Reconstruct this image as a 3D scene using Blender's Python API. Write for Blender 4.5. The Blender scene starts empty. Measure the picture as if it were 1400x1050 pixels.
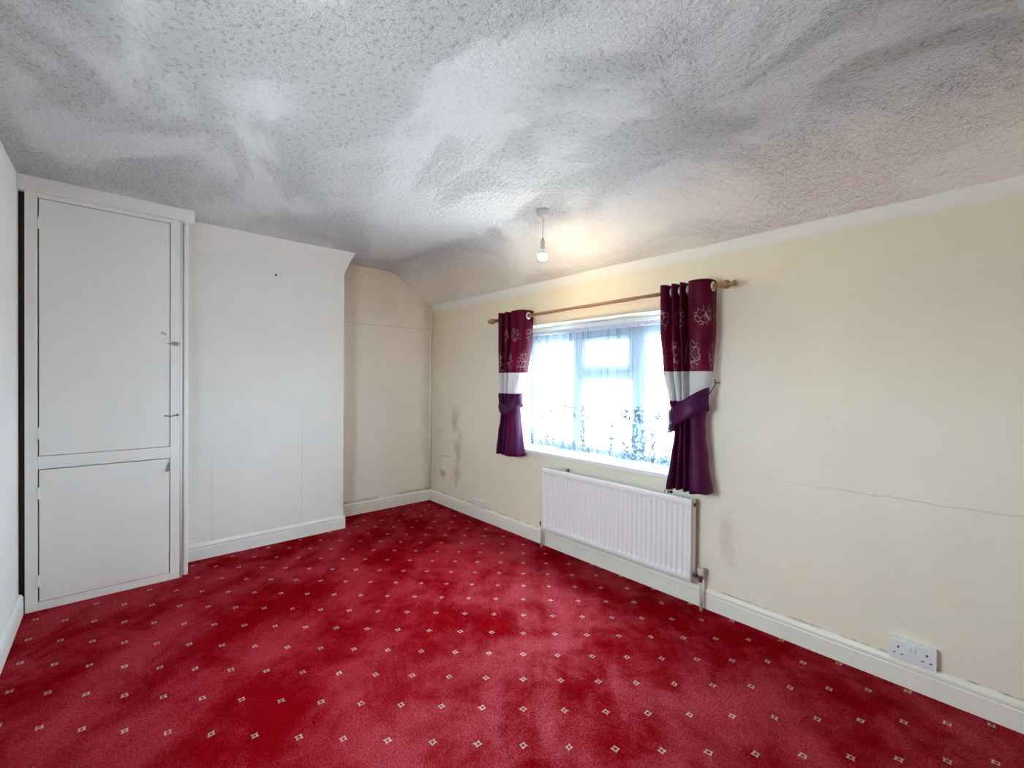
import bpy, bmesh, math, random
from mathutils import Vector, Matrix, noise
random.seed(7)
PI = math.pi
sc = bpy.context.scene
C = sc.collection

# ------------------------------------------------------------------ camera
CAM = Vector((4.046, -2.475, 1.28))
yaw, pitch, roll = math.radians(41.94), math.radians(-0.545), math.radians(0.539)
F0 = Vector((-math.cos(yaw), math.sin(yaw), 0)); R0 = Vector((math.sin(yaw), math.cos(yaw), 0)); U0 = Vector((0, 0, 1))
F1 = F0 * math.cos(pitch) + U0 * math.sin(pitch); U1 = U0 * math.cos(pitch) - F0 * math.sin(pitch)
R2 = R0 * math.cos(roll) + U1 * math.sin(roll); U2 = U1 * math.cos(roll) - R0 * math.sin(roll)
cd = bpy.data.cameras.new('camera'); cam = bpy.data.objects.new('camera', cd); C.objects.link(cam)
cd.sensor_width = 36.0; cd.lens = 603.8 / 1400 * 36.0; cd.clip_start = 0.02
M = Matrix((R2, U2, -F1)).transposed().to_4x4(); M.translation = CAM
cam.matrix_world = M
sc.camera = cam

# ------------------------------------------------------------------ sky, sun, exposure
w = bpy.data.worlds.new('hazy_sky'); sc.world = w; w.use_nodes = True
bg = w.node_tree.nodes['Background']
wt = w.node_tree; tc = wt.nodes.new('ShaderNodeTexCoord'); sx = wt.nodes.new('ShaderNodeSeparateXYZ'); mr = wt.nodes.new('ShaderNodeMapRange'); mc = wt.nodes.new('ShaderNodeMix'); mc.data_type = 'RGBA'
wt.links.new(tc.outputs['Generated'], sx.inputs[0]); wt.links.new(sx.outputs[2], mr.inputs[0]); mr.inputs[1].default_value = -0.06; mr.inputs[2].default_value = 0.03
wt.links.new(mr.outputs[0], mc.inputs[0]); wt.links.new(mc.outputs[2], bg.inputs[0])
mc.inputs[6].default_value = (0.46, 0.53, 0.56, 1)      # pale sunlit ground below the horizon
mc.inputs[7].default_value = (0.67, 0.885, 1.0, 1)      # hazy bright sky
bg.inputs[1].default_value = 29.0
sd = bpy.data.lights.new('sun', 'SUN'); sun = bpy.data.objects.new('sun', sd); C.objects.link(sun)
sd.energy = 14.0; sd.angle = math.radians(1.0); sd.color = (1, 0.95, 0.86)
sun.location = (3.2, 4, 6)
sun.rotation_euler = Vector((-0.45, -0.20, -0.9)).to_track_quat('-Z', 'Y').to_euler()
pd = bpy.data.lights.new('window_portal', 'AREA'); portal = bpy.data.objects.new('window_portal', pd); C.objects.link(portal)
pd.shape = 'RECTANGLE'; pd.size = 1.54; pd.size_y = 1.0; pd.cycles.is_portal = True
portal.location = (2.13, 0.30, 1.215); portal.rotation_euler = Vector((0, -1, 0)).to_track_quat('-Z', 'Z').to_euler()
pd2 = bpy.data.lights.new('fill_window_portal', 'AREA'); portal2 = bpy.data.objects.new('fill_window_portal', pd2); C.objects.link(portal2)  # portal for the added, unseen window that fills the room with light
pd2.shape = 'RECTANGLE'; pd2.size = 0.80; pd2.size_y = 0.55; pd2.cycles.is_portal = True
portal2.location = (2.80, -3.05, 1.325); portal2.rotation_euler = Vector((0, 1, 0)).to_track_quat('-Z', 'Z').to_euler()
vs = sc.view_settings
vs.view_transform = 'Standard'; vs.look = 'None'; vs.gamma = 1.0; vs.use_curve_mapping = False
vs.exposure = 0.98
sc.cycles.use_adaptive_sampling = True; sc.cycles.adaptive_threshold = 0.05; sc.cycles.adaptive_min_samples = 12
sc.cycles.max_bounces = 7; sc.cycles.diffuse_bounces = 5; sc.cycles.transparent_max_bounces = 8

# ------------------------------------------------------------------ node helper
class N:
    def __init__(s, name):
        s.mat = bpy.data.materials.new(name); s.mat.use_nodes = True
        s.t = s.mat.node_tree; s.n = s.t.nodes; s.l = s.t.links
        s.n.clear(); s.out = s.n.new('ShaderNodeOutputMaterial')
        s.geo = None; s.v2 = None
    def new(s, t, **k):
        nd = s.n.new(t)
        for a, b in k.items(): setattr(nd, a, b)
        return nd
    def set(s, sock, v):
        if hasattr(v, 'is_output'): s.l.new(v, sock)
        elif isinstance(v, (tuple, list)) and len(v) == 3 and sock.type == 'RGBA': sock.default_value = (*v, 1)
        else: sock.default_value = v
    def pos(s):
        if s.geo is None:
            s.geo = s.new('ShaderNodeNewGeometry'); s.sep = s.new('ShaderNodeSeparateXYZ')
            s.l.new(s.geo.outputs['Position'], s.sep.inputs[0])
        return s.geo.outputs['Position']
    def xyz(s): s.pos(); return s.sep.outputs[0], s.sep.outputs[1], s.sep.outputs[2]
    def m(s, op, a, b=0.0, c=0.0):
        nd = s.new('ShaderNodeMath', operation=op)
        for i, v in enumerate((a, b, c)): s.set(nd.inputs[i], v)
        return nd.outputs[0]
    def ramp(s, v, a, b, lo=0.0, hi=1.0):          # smooth map of v from [a,b] to [lo,hi]
        nd = s.new('ShaderNodeMapRange', interpolation_type='SMOOTHSTEP')
        for i, x in enumerate((v, a, b, lo, hi)): s.set(nd.inputs[i], x)
        return nd.outputs[0]
    def noise(s, scale, detail=3.0, rough=0.5, vec=None, dist=0.0):
        nd = s.new('ShaderNodeTexNoise', noise_dimensions='2D' if (s.v2 is not None or vec is not None) else '3D')
        s.l.new(vec if vec is not None else (s.v2 if s.v2 is not None else s.pos()), nd.inputs['Vector'])
        nd.inputs['Scale'].default_value = scale; nd.inputs['Detail'].default_value = detail
        nd.inputs['Roughness'].default_value = rough; nd.inputs['Distortion'].default_value = dist
        return nd.outputs['Fac']
    def voro(s, scale, vec=None, feature='F1'):
        nd = s.new('ShaderNodeTexVoronoi', feature=feature)
        s.l.new(vec if vec is not None else s.pos(), nd.inputs['Vector']); nd.inputs['Scale'].default_value = scale
        return nd.outputs['Distance']
    def comb(s, x, y, z=0.0):
        nd = s.new('ShaderNodeCombineXYZ')
        for i, v in enumerate((x, y, z)): s.set(nd.inputs[i], v)
        return nd.outputs[0]
    def mix(s, f, a, b):
        nd = s.new('ShaderNodeMix', data_type='RGBA')
        s.set(nd.inputs[0], f); s.set(nd.inputs[6], a); s.set(nd.inputs[7], b)
        return nd.outputs[2]
    def bump(s, h, strength, dist):
        nd = s.new('ShaderNodeBump'); s.set(nd.inputs['Height'], h)
        s.set(nd.inputs['Strength'], strength); s.set(nd.inputs['Distance'], dist)
        return nd.outputs[0]
    def bsdf(s, color, rough=0.6, normal=None, **k):
        nd = s.new('ShaderNodeBsdfPrincipled')
        s.set(nd.inputs['Base Color'], color); s.set(nd.inputs['Roughness'], rough)
        if normal is not None: s.l.new(normal, nd.inputs['Normal'])
        for a, b in k.items(): s.set(nd.inputs[a.replace('_', ' ')], b)
        return nd.outputs[0]
    def done(s, sh): s.l.new(sh, s.out.inputs[0]); return s.mat
    def spot(s, a, b, a0, b0, ra, rb, wob, soft=0.5):   # irregular blot centred on (a0,b0)
        da = s.m('DIVIDE', s.m('SUBTRACT', a, a0), ra); db = s.m('DIVIDE', s.m('SUBTRACT', b, b0), rb)
        d = s.m('SQRT', s.m('ADD', s.m('MULTIPLY', da, da), s.m('MULTIPLY', db, db)))
        d = s.m('ADD', d, s.m('MULTIPLY', s.m('SUBTRACT', wob, 0.5), 1.6))
        return s.ramp(d, 1.0, 1.0 - soft, 0.0, 1.0)

MT = {}
def simple(name, col, rough=0.5, var=0.04, scale=25, bump=0.0, **k):
    q = N(name); n = q.noise(scale, 3)
    c2 = tuple(max(0, c * (1 - var * 2)) for c in col)
    nm = q.bump(q.noise(scale * 8, 1), bump, 0.002) if bump else None
    MT[name] = q.done(q.bsdf(q.mix(n, c2, col), rough, nm, **k))
simple('white_paint', (0.83, 0.82, 0.785), 0.45, 0.03, 9, 0.15)
simple('skirting_paint', (0.88, 0.84, 0.73), 0.42, 0.05, 7, 0.1)
simple('white_plastic', (0.80, 0.80, 0.79), 0.35, 0.02)
simple('upvc', (0.82, 0.84, 0.86), 0.3, 0.02)
simple('sill_gloss', (0.82, 0.82, 0.82), 0.3, 0.03, 6)
simple('radiator_enamel', (0.80, 0.76, 0.74), 0.35, 0.02)
simple('dark_hole', (0.012, 0.011, 0.010), 0.7)
simple('dark_wood', (0.055, 0.03, 0.02), 0.6, 0.2, 12)
simple('steel', (0.55, 0.54, 0.52), 0.35, 0.05, Metallic=1.0)
simple('worn_brass', (0.10, 0.08, 0.06), 0.45, 0.1, Metallic=0.6)
simple('aged_plastic', (0.50, 0.49, 0.48), 0.4)
simple('cable_white', (0.55, 0.54, 0.52), 0.4)
simple('silver_ring', (0.75, 0.70, 0.68), 0.3, Metallic=0.7)
simple('paper_tag', (0.20, 0.19, 0.17), 0.8)
simple('lime_pipe', (0.66, 0.62, 0.54), 0.5, 0.08, 20)

# door panel hardboard paint
q = N('door_paint'); n = q.noise(5, 4); f = q.noise(300, 2)
MT['door_paint'] = q.done(q.bsdf(q.mix(n, (0.77, 0.76, 0.725), (0.83, 0.82, 0.785)), 0.5, q.bump(f, 0.25, 0.001)))

# pole wood
q = N('pole_wood'); x, y, z = q.xyz()
g = q.noise(60, 3, vec=q.comb(q.m('MULTIPLY', x, 0.06), y, z))
MT['pole_wood'] = q.done(q.bsdf(q.mix(g, (0.28, 0.14, 0.065), (0.42, 0.24, 0.12)), 0.35))

# ---- wall paints (2-D noise in the plane of each wall)
def wall_mat(name, base, plane, extra=None):
    q = N(name); x, y, z = q.xyz()
    q.v2 = q.comb(x if plane == 'x' else y, z)
    big = q.noise(2.2, 3, 0.6)
    col = q.mix(big, tuple(c * 0.93 for c in base), tuple(min(1, c * 1.04) for c in base))
    h = q.noise(70, 3, 0.75)
    if extra: col, h = extra(q, col, h, x, y, z, big)
    MT[name] = q.done(q.bsdf(col, 0.75, q.bump(h, 0.35, 0.004)))
def ex_right(q, col, h, x, y, z, big):
    wob = q.noise(9, 3, 0.6)
    # yellower towards the ceiling, damp by the corner, scuffs
    col = q.mix(q.m('MULTIPLY', q.ramp(q.m('ADD', z, q.m('MULTIPLY', big, 0.5)), 1.75, 2.25), 0.45), col, (0.82, 0.73, 0.48))
    damp = q.spot(x, z, 0.44, 0.88, 0.10, 0.17, wob, 0.95)
    damp2 = q.spot(x, z, 0.50, 0.62, 0.085, 0.30, wob, 0.95)
    damp3 = q.spot(x, z, 0.47, 0.34, 0.10, 0.15, wob, 0.95)
    dm = q.m('MAXIMUM', damp, q.m('MAXIMUM', damp2, damp3))
    col = q.mix(q.m('MULTIPLY', dm, 0.5), col, (0.42, 0.31, 0.14))
    sm = q.m('MAXIMUM', q.spot(x, z, 0.27, 0.50, 0.11, 0.012, wob, 0.8), q.spot(x, z, 0.24, 0.33, 0.07, 0.05, wob, 0.6))
    col = q.mix(q.m('MULTIPLY', sm, 0.6), col, (0.25, 0.22, 0.17))
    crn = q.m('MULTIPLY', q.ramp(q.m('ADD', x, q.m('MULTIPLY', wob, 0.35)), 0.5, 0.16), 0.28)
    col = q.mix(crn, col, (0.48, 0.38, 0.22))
    pk = q.spot(x, z, 3.05, 0.43, 0.075, 0.17, wob, 0.9)
    col = q.mix(q.m('MULTIPLY', pk, 0.30), col, (0.50, 0.33, 0.26))
    # hairline crack
    zc = q.m('ADD', 0.785, q.m('MULTIPLY', q.m('SUBTRACT', q.noise(4.5, 3, vec=q.comb(x, 3.3)), 0.5), 0.05))
    cr = q.m('MULTIPLY', q.ramp(q.m('ABSOLUTE', q.m('SUBTRACT', z, zc)), 0.0035, 0.0005), q.ramp(x, 3.1, 3.6))
    col = q.mix(q.m('MULTIPLY', cr, 0.32), col, (0.30, 0.25, 0.18))
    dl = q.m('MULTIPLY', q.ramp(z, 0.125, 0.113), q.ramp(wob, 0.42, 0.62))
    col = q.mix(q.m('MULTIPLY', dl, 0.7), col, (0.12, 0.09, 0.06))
    # white artex border creeping down from the sloping ceiling
    edge = q.m('ADD', 1.985, q.m('MULTIPLY', q.m('SUBTRACT', wob, 0.5), 0.03))
    band = q.ramp(q.m('ADD', z, q.m('MULTIPLY', q.m('SUBTRACT', h, 0.5), 0.05)), q.m('SUBTRACT', edge, 0.028), q.m('ADD', edge, 0.028))
    col = q.mix(band, col, (0.86, 0.83, 0.75))
    return col, q.m('ADD', q.m('MULTIPLY', h, q.m('ADD', 1.0, q.m('MULTIPLY', band, 2.5))), band)
wall_mat('wall_cream', (0.84, 0.75, 0.60), 'x', ex_right)
def ex_back(q, col, h, x, y, z, big):
    wob = q.noise(5, 3, 0.6)
    zc = q.m('ADD', 1.80, q.m('MULTIPLY', q.m('SUBTRACT', big, 0.5), 0.02))
    cr = q.ramp(q.m('ABSOLUTE', q.m('SUBTRACT', z, zc)), 0.006, 0.001)
    col = q.mix(q.m('MULTIPLY', cr, 0.35), col, (0.40, 0.34, 0.22))
    col = q.mix(q.m('MULTIPLY', q.ramp(q.m('ADD', z, q.m('MULTIPLY', wob, 0.4)), 1.9, 2.4), 0.4), col, (0.66, 0.57, 0.38))
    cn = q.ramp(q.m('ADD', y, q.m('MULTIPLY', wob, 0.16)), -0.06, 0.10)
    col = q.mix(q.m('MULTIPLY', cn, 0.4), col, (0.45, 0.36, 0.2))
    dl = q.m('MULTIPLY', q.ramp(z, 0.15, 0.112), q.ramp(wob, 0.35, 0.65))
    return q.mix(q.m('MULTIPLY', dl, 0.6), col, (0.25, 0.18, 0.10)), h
wall_mat('wall_recess', (0.88, 0.82, 0.71), 'y', ex_back)
def ex_chim(q, col, h, x, y, z, big):
    wv_ = q.m('MULTIPLY', big, 0.012)
    s1 = q.m('MULTIPLY', q.ramp(q.m('ABSOLUTE', q.m('SUBTRACT', y, q.m('ADD', -1.365, wv_))), 0.004, 0.001), q.ramp(z, 0.92, 0.78))
    s2 = q.m('MULTIPLY', q.ramp(q.m('ABSOLUTE', q.m('SUBTRACT', y, q.m('ADD', -1.968, wv_))), 0.004, 0.001), q.ramp(z, 0.8, 0.6))
    sm = q.m('MAXIMUM', s1, s2)
    col = q.mix(q.m('MULTIPLY', sm, 0.30), col, (0.36, 0.35, 0.32))
    wr = q.m('MULTIPLY', q.ramp(z, 0.26, 0.13), q.noise(9, 3, 0.65, vec=q.comb(y, q.m('MULTIPLY', z, 4.0))))
    return col, q.m('ADD', h, q.m('MULTIPLY', wr, 3.0))
wall_mat('wall_chimney', (0.81, 0.795, 0.755), 'y', ex_chim)
wall_mat('wall_plain', (0.86, 0.855, 0.83), 'x')

# ---- artex ceiling
q = N('artex'); x, y, z = q.xyz(); q.v2 = q.comb(x, y)
patch = q.ramp(q.noise(1.9, 4, 0.62, vec=q.comb(q.m('MULTIPLY', x, 0.55), y), dist=0.4), 0.42, 0.58)
fine = q.noise(48, 3, 0.75)
sweep = q.noise(7, 2, 0.6, vec=q.comb(q.m('ADD', q.m('MULTIPLY', x, 0.5), q.m('MULTIPLY', y, 0.5)), q.m('MULTIPLY', q.m('SUBTRACT', y, x), 2.0)))
amp = q.m('ADD', 0.60, q.m('MULTIPLY', patch, 0.65))
h = q.m('MULTIPLY', q.m('ADD', fine, q.m('MULTIPLY', sweep, 0.5)), amp)
col = q.mix(patch, (0.785, 0.81, 0.825), (0.74, 0.76, 0.765))
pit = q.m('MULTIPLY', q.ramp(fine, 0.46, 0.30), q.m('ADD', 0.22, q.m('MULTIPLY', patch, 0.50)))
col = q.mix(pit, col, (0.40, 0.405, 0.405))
tan = q.ramp(q.m('ADD', y, q.m('MULTIPLY', sweep, 0.25)), -0.36, -0.05)  # slope coloured warmer and lighter, imitating warm light on it
col = q.mix(q.m('MULTIPLY', tan, 0.9), col, (0.94, 0.87, 0.76))
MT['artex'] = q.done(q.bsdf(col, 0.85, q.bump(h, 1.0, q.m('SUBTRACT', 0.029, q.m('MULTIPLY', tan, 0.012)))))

# ---- carpet: red pile, brushed patches, woven cream diamonds on a slanted lattice
q = N('red_carpet'); x, y, z = q.xyz(); q.v2 = q.comb(x, y)
A = Matrix(((0.1107, -0.1247), (0.1153, 0.1178))).inverted()
dx = q.m('SUBTRACT', x, 2.939); dy = q.m('SUBTRACT', y, -1.411)
wx = q.m('MULTIPLY', q.m('SUBTRACT', q.noise(60, 0), 0.5), 0.005)
u = q.m('ADD', q.m('MULTIPLY', dx, A[0][0]), q.m('MULTIPLY', dy, A[0][1]))
v = q.m('ADD', q.m('MULTIPLY', dx, A[1][0]), q.m('MULTIPLY', dy, A[1][1]))
fu = q.m('SUBTRACT', u, q.m('ROUND', u)); fv = q.m('SUBTRACT', v, q.m('ROUND', v))
lx = q.m('ABSOLUTE', q.m('ADD', wx, q.m('ADD', q.m('MULTIPLY', fu, 0.1107), q.m('MULTIPLY', fv, -0.1247))))
ly = q.m('ABSOLUTE', q.m('ADD', wx, q.m('ADD', q.m('MULTIPLY', fu, 0.1153), q.m('MULTIPLY', fv, 0.1178))))
d = q.m('MULTIPLY', 1.12, q.m('SUBTRACT', q.m('MAXIMUM', lx, ly), q.m('MULTIPLY', q.m('MINIMUM', lx, ly), 0.20)))
ring = q.m('MULTIPLY', q.ramp(d, 0.0115, 0.0095), q.ramp(d, 0.0042, 0.0058))
dark = q.m('MULTIPLY', q.ramp(d, 0.0135, 0.0115), q.m('SUBTRACT', 1.0, ring))
brush = q.noise(2.6, 5, 0.68, dist=0.25)
sw = q.noise(2.6, 3, 0.6, vec=q.comb(q.m('ADD', x, y), q.m('MULTIPLY', q.m('SUBTRACT', x, y), 0.3)), dist=0.2)
b = q.ramp(q.m('ADD', q.m('MULTIPLY', brush, 0.62), q.m('MULTIPLY', sw, 0.38)), 0.36, 0.68)
tuft = q.noise(130, 2, 0.75)
col = q.mix(b, (0.20, 0.0003, 0.002), (0.33, 0.004, 0.015))
col = q.mix(q.m('MULTIPLY', q.ramp(tuft, 0.45, 0.7), 0.30), col, (0.46, 0.012, 0.035))
col = q.mix(q.m('MULTIPLY', dark, 0.7), col, (0.07, 0.01, 0.012))
col = q.mix(q.m('MULTIPLY', ring, q.m('ADD', 0.55, q.m('MULTIPLY', b, 0.4))), col, (0.68, 0.46, 0.37))
nm = q.bump(tuft, 0.7, 0.007)
dfb = q.bsdf(col, 0.95, nm, Specular_IOR_Level=0.0)
gls = q.new('ShaderNodeBsdfGlossy'); gls.inputs['Color'].default_value = (1.0, 0.50, 0.56, 1); gls.inputs['Roughness'].default_value = 0.33; q.l.new(nm, gls.inputs['Normal'])
mx = q.new('ShaderNodeMixShader'); q.l.new(q.m('MULTIPLY', q.m('MULTIPLY', b, q.m('ADD', 0.25, q.m('MULTIPLY', q.ramp(tuft, 0.35, 0.65), 0.75))), 0.14), mx.inputs[0]); q.l.new(dfb, mx.inputs[1]); q.l.new(gls.outputs[0], mx.inputs[2])
MT['red_carpet'] = q.done(mx.outputs[0])

# ---- curtain fabrics (uv: arc length in m, height in m)
q = N('curtain_fabric'); uv = q.new('ShaderNodeUVMap'); sp = q.new('ShaderNodeSeparateXYZ'); q.l.new(uv.outputs[0], sp.inputs[0])
cu, cz = sp.outputs[0], sp.outputs[1]
def rowmask(zc, rz, off, per):
    a = q.m('SUBTRACT', q.m('DIVIDE', q.m('ADD', cu, off), per), 0.5)
    a = q.m('MULTIPLY', q.m('SUBTRACT', a, q.m('ROUND', a)), per)
    a = q.m('DIVIDE', a, 0.052); bb = q.m('DIVIDE', q.m('SUBTRACT', cz, zc), rz)
    return q.ramp(q.m('ADD', q.m('MULTIPLY', a, a), q.m('MULTIPLY', bb, bb)), 1.05, 0.9)
mask = q.m('MAXIMUM', rowmask(1.635, 0.055, 0.02, 0.15), rowmask(1.425, 0.082, 0.085, 0.15))
wv = q.comb(q.m('ADD', cu, q.m('MULTIPLY', q.m('SUBTRACT', q.noise(40, 2), 0.5), 0.02)), q.m('MULTIPLY', cz, 0.75), 0.0)
lines = q.m('MULTIPLY', q.ramp(q.voro(34, wv, 'DISTANCE_TO_EDGE'), 0.050, 0.015), mask)
band = q.m('MULTIPLY', q.ramp(cz, 1.168, 1.172), q.ramp(cz, 1.338, 1.334))
low = q.ramp(cz, 1.172, 1.168)
top = q.mix(q.noise(30, 3), (0.060, 0.001, 0.011), (0.095, 0.003, 0.020))
col = q.mix(low, top, (0.055, 0.006, 0.045))  # plum lower cloth, its purple shift imitating a lens-flare tint
col = q.mix(q.m('MULTIPLY', lines, 0.65), col, (0.62, 0.45, 0.46))
col = q.mix(band, col, (0.66, 0.64, 0.64))
rib = q.m('SINE', q.m('ADD', q.m('MULTIPLY', cz, 480.0), q.m('MULTIPLY', q.noise(25, 3), 9.0)))
nm = q.bump(q.m('ADD', q.m('MULTIPLY', q.m('MULTIPLY', rib, band), 0.5), q.m('MULTIPLY', q.noise(120, 2), 0.3)), 0.35, 0.004)
sh = q.bsdf(col, 0.42, nm, Specular_IOR_Level=0.12, Sheen_Weight=0.02, Sheen_Roughness=0.35, Sheen_Tint=(1, 0.55, 0.7, 1))
tr = q.new('ShaderNodeBsdfTranslucent'); q.l.new(q.mix(q.m('SUBTRACT', 0.9, q.m('MULTIPLY', band, 0.85)), col, (0.62, 0.05, 0.25)), tr.inputs[0])
mx = q.new('ShaderNodeMixShader'); mx.inputs[0].default_value = 0.26; q.l.new(sh, mx.inputs[1]); q.l.new(tr.outputs[0], mx.inputs[2])
MT['curtain_fabric'] = q.done(mx.outputs[0])
q = N('tieback_fabric')
MT['tieback_fabric'] = q.done(q.bsdf(q.mix(q.noise(30, 3), (0.050, 0.006, 0.040), (0.075, 0.010, 0.055)), 0.42, None, Specular_IOR_Level=0.12, Sheen_Weight=0.02, Sheen_Roughness=0.35, Sheen_Tint=(1, 0.55, 0.8, 1)))

# ---- net curtain
q = N('net_lace')
df = q.new('ShaderNodeBsdfDiffuse'); df.inputs[0].default_value = (0.30, 0.42, 0.58, 1)  # white thread coloured dim blue, imitating cool daylight in the folds
tl = q.new('ShaderNodeBsdfTranslucent'); tl.inputs[0].default_value = (0.10, 0.16, 0.24, 1)
ad = q.new('ShaderNodeMixShader'); ad.inputs[0].default_value = 0.35; q.l.new(df.outputs[0], ad.inputs[1]); q.l.new(tl.outputs[0], ad.inputs[2])
tp = q.new('ShaderNodeBsdfTransparent')
mx = q.new('ShaderNodeMixShader'); mx.inputs[0].default_value = 0.46; q.l.new(tp.outputs[0], mx.inputs[1]); q.l.new(ad.outputs[0], mx.inputs[2])
MT['net_lace'] = q.done(mx.outputs[0])
q = N('net_heading'); MT['net_heading'] = q.done(q.bsdf((0.62, 0.64, 0.74), 0.8))
q = N('net_embroidery')
df = q.new('ShaderNodeBsdfDiffuse'); df.inputs[0].default_value = (0.34, 0.42, 0.50, 1)
tl = q.new('ShaderNodeBsdfTranslucent'); tl.inputs[0].default_value = (0.05, 0.07, 0.09, 1)
ad = q.new('ShaderNodeMixShader'); ad.inputs[0].default_value = 0.4; q.l.new(df.outputs[0], ad.inputs[1]); q.l.new(tl.outputs[0], ad.inputs[2])
MT['net_embroidery'] = q.done(ad.outputs[0])

q = N('window_glass')
tp = q.new('ShaderNodeBsdfTransparent'); gl = q.new('ShaderNodeBsdfGlossy'); gl.inputs['Roughness'].default_value = 0.03
mx = q.new('ShaderNodeMixShader'); mx.inputs[0].default_value = 0.06; q.l.new(tp.outputs[0], mx.inputs[1]); q.l.new(gl.outputs[0], mx.inputs[2])
MT['window_glass'] = q.done(mx.outputs[0])
q = N('lit_bulb'); em = q.new('ShaderNodeEmission'); em.inputs[0].default_value = (1.0, 0.80, 0.52, 1); em.inputs[1].default_value = 130.0
MT['lit_bulb'] = q.done(em.outputs[0])

# ------------------------------------------------------------------ mesh helpers
def obj(name, bm, mat, parent=None, smooth=False):
    me = bpy.data.meshes.new(name)
    bmesh.ops.recalc_face_normals(bm, faces=bm.faces)
    bm.to_mesh(me); bm.free()
    if smooth:
        for p in me.polygons: p.use_smooth = True
    me.materials.append(MT[mat])
    o = bpy.data.objects.new(name, me); C.objects.link(o)
    if parent is not None:
        o.parent = parent; o.matrix_parent_inverse = Matrix.Translation(-parent.location)
    return o
def box(bm, x0, x1, y0, y1, z0, z1, bev=0.0):
    r = bmesh.ops.create_cube(bm, size=1.0)
    vsx = r['verts']
    for v in vsx:
        v.co = Vector((x0 + (v.co.x + .5) * (x1 - x0), y0 + (v.co.y + .5) * (y1 - y0), z0 + (v.co.z + .5) * (z1 - z0)))
    if bev > 0:
        es = list({e for v in vsx for e in v.link_edges})
        bmesh.ops.bevel(bm, geom=es, offset=bev, segments=2, affect='EDGES', profile=0.6)
def bx(*a, **k):
    bm = bmesh.new(); box(bm, *a, **k); return bm
def lathe(bm, prof, centre, axis, seg=24):
    """prof: list of (t along axis, radius)"""
    axis = Vector(axis).normalized(); a = axis.orthogonal().normalized(); b = axis.cross(a); c = Vector(centre)
    rings = []
    for t, r in prof:
        if r < 1e-6: rings.append([bm.verts.new(c + axis * t)])
        else: rings.append([bm.verts.new(c + axis * t + (a * math.cos(2 * PI * k / seg) + b * math.sin(2 * PI * k / seg)) * r) for k in range(seg)])
    for A_, B_ in zip(rings, rings[1:]):
        if len(A_) == 1 and len(B_) == 1: continue
        for k in range(seg):
            k2 = (k + 1) % seg
            if len(A_) == 1: bm.faces.new((A_[0], B_[k], B_[k2]))
            elif len(B_) == 1: bm.faces.new((A_[k], B_[0], A_[k2]))
            else: bm.faces.new((A_[k], B_[k], B_[k2], A_[k2]))
    if len(rings[0]) > 1: bm.faces.new(rings[0])
    if len(rings[-1]) > 1: bm.faces.new(rings[-1])
def tube(bm, pts, r, seg=12):
    pts = [Vector(p) for p in pts]; rings = []
    for i, p in enumerate(pts):
        d = (pts[min(i + 1, len(pts) - 1)] - pts[max(i - 1, 0)]).normalized()
        a = d.cross(Vector((0.31, 0.2, 0.93)))
        if a.length < 1e-3: a = d.cross(Vector((1, 0, 0)))
        a.normalize(); b = d.cross(a)
        rings.append([bm.verts.new(p + (a * math.cos(2 * PI * k / seg) + b * math.sin(2 * PI * k / seg)) * r) for k in range(seg)])
    for A_, B_ in zip(rings, rings[1:]):
        for k in range(seg): bm.faces.new((A_[k], A_[(k + 1) % seg], B_[(k + 1) % seg], B_[k]))
    bm.faces.new(rings[0]); bm.faces.new(rings[-1])
def torus(bm, centre, axis, R, r, sR=28, sr=10):
    axis = Vector(axis).normalized(); a = axis.orthogonal().normalized(); b = axis.cross(a); c = Vector(centre); g = []
    for i in range(sR):
        th = 2 * PI * i / sR; d = a * math.cos(th) + b * math.sin(th)
        g.append([bm.verts.new(c + d * (R + r * math.cos(2 * PI * j / sr)) + axis * r * math.sin(2 * PI * j / sr)) for j in range(sr)])
    for i in range(sR):
        for j in range(sr): bm.faces.new((g[i][j], g[(i + 1) % sR][j], g[(i + 1) % sR][(j + 1) % sr], g[i][(j + 1) % sr]))
def thing(name, label, cat, loc, group=None):
    o = bpy.data.objects.new(name, None); C.objects.link(o); o.location = loc; o.empty_display_size = 0.05
    o['label'] = label; o['category'] = cat
    if group: o['group'] = group
    return o
def tag(o, label, cat, group=None):
    o['label'] = label; o['category'] = cat
    if group: o['group'] = group
    return o
def struct(o, label, cat):
    o['kind'] = 'structure'; o['label'] = label; o['category'] = cat; return o
def grid(bm, P):
    V = [[bm.verts.new(p) for p in row] for row in P]
    for i in range(len(V) - 1):
        for j in range(len(V[0]) - 1): bm.faces.new((V[i][j], V[i][j + 1], V[i + 1][j + 1], V[i + 1][j]))
    return V
def sweep_profile(bm, prof, p0, p1, inward):
    """prof [(depth,z)] extruded from p0 to p1 (xy), depth measured along inward"""
    rows = []
    for p in (p0, p1):
        rows.append([bm.verts.new((p[0] + inward[0] * d, p[1] + inward[1] * d, z)) for d, z in prof])
    k = len(prof)
    for i in range(k): bm.faces.new((rows[0][i], rows[0][(i + 1) % k], rows[1][(i + 1) % k], rows[1][i]))
    bm.faces.new(rows[0]); bm.faces.new(rows[1])

# ------------------------------------------------------------------ the room
XB, XF = -0.015, 5.0          # recess wall, wall behind the camera
YL, YR = -2.860, 0.015        # left wall, window wall
ZC, ZW = 2.338, 2.046         # flat ceiling, top of the window wall under the slope
CHX, CHY0, CHY1 = 0.290, -2.13, -1.027
WX0, WX1, WZ0, WZ1 = 1.36, 2.90, 0.700, 1.716

bm = bmesh.new(); box(bm, XB - 0.2, XF + 0.2, YL - 0.2, YR + 0.3, -0.06, 0.0)
struct(obj('floor', bm, 'red_carpet'), 'deep red fitted carpet with small cream diamonds', 'carpet')

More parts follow.
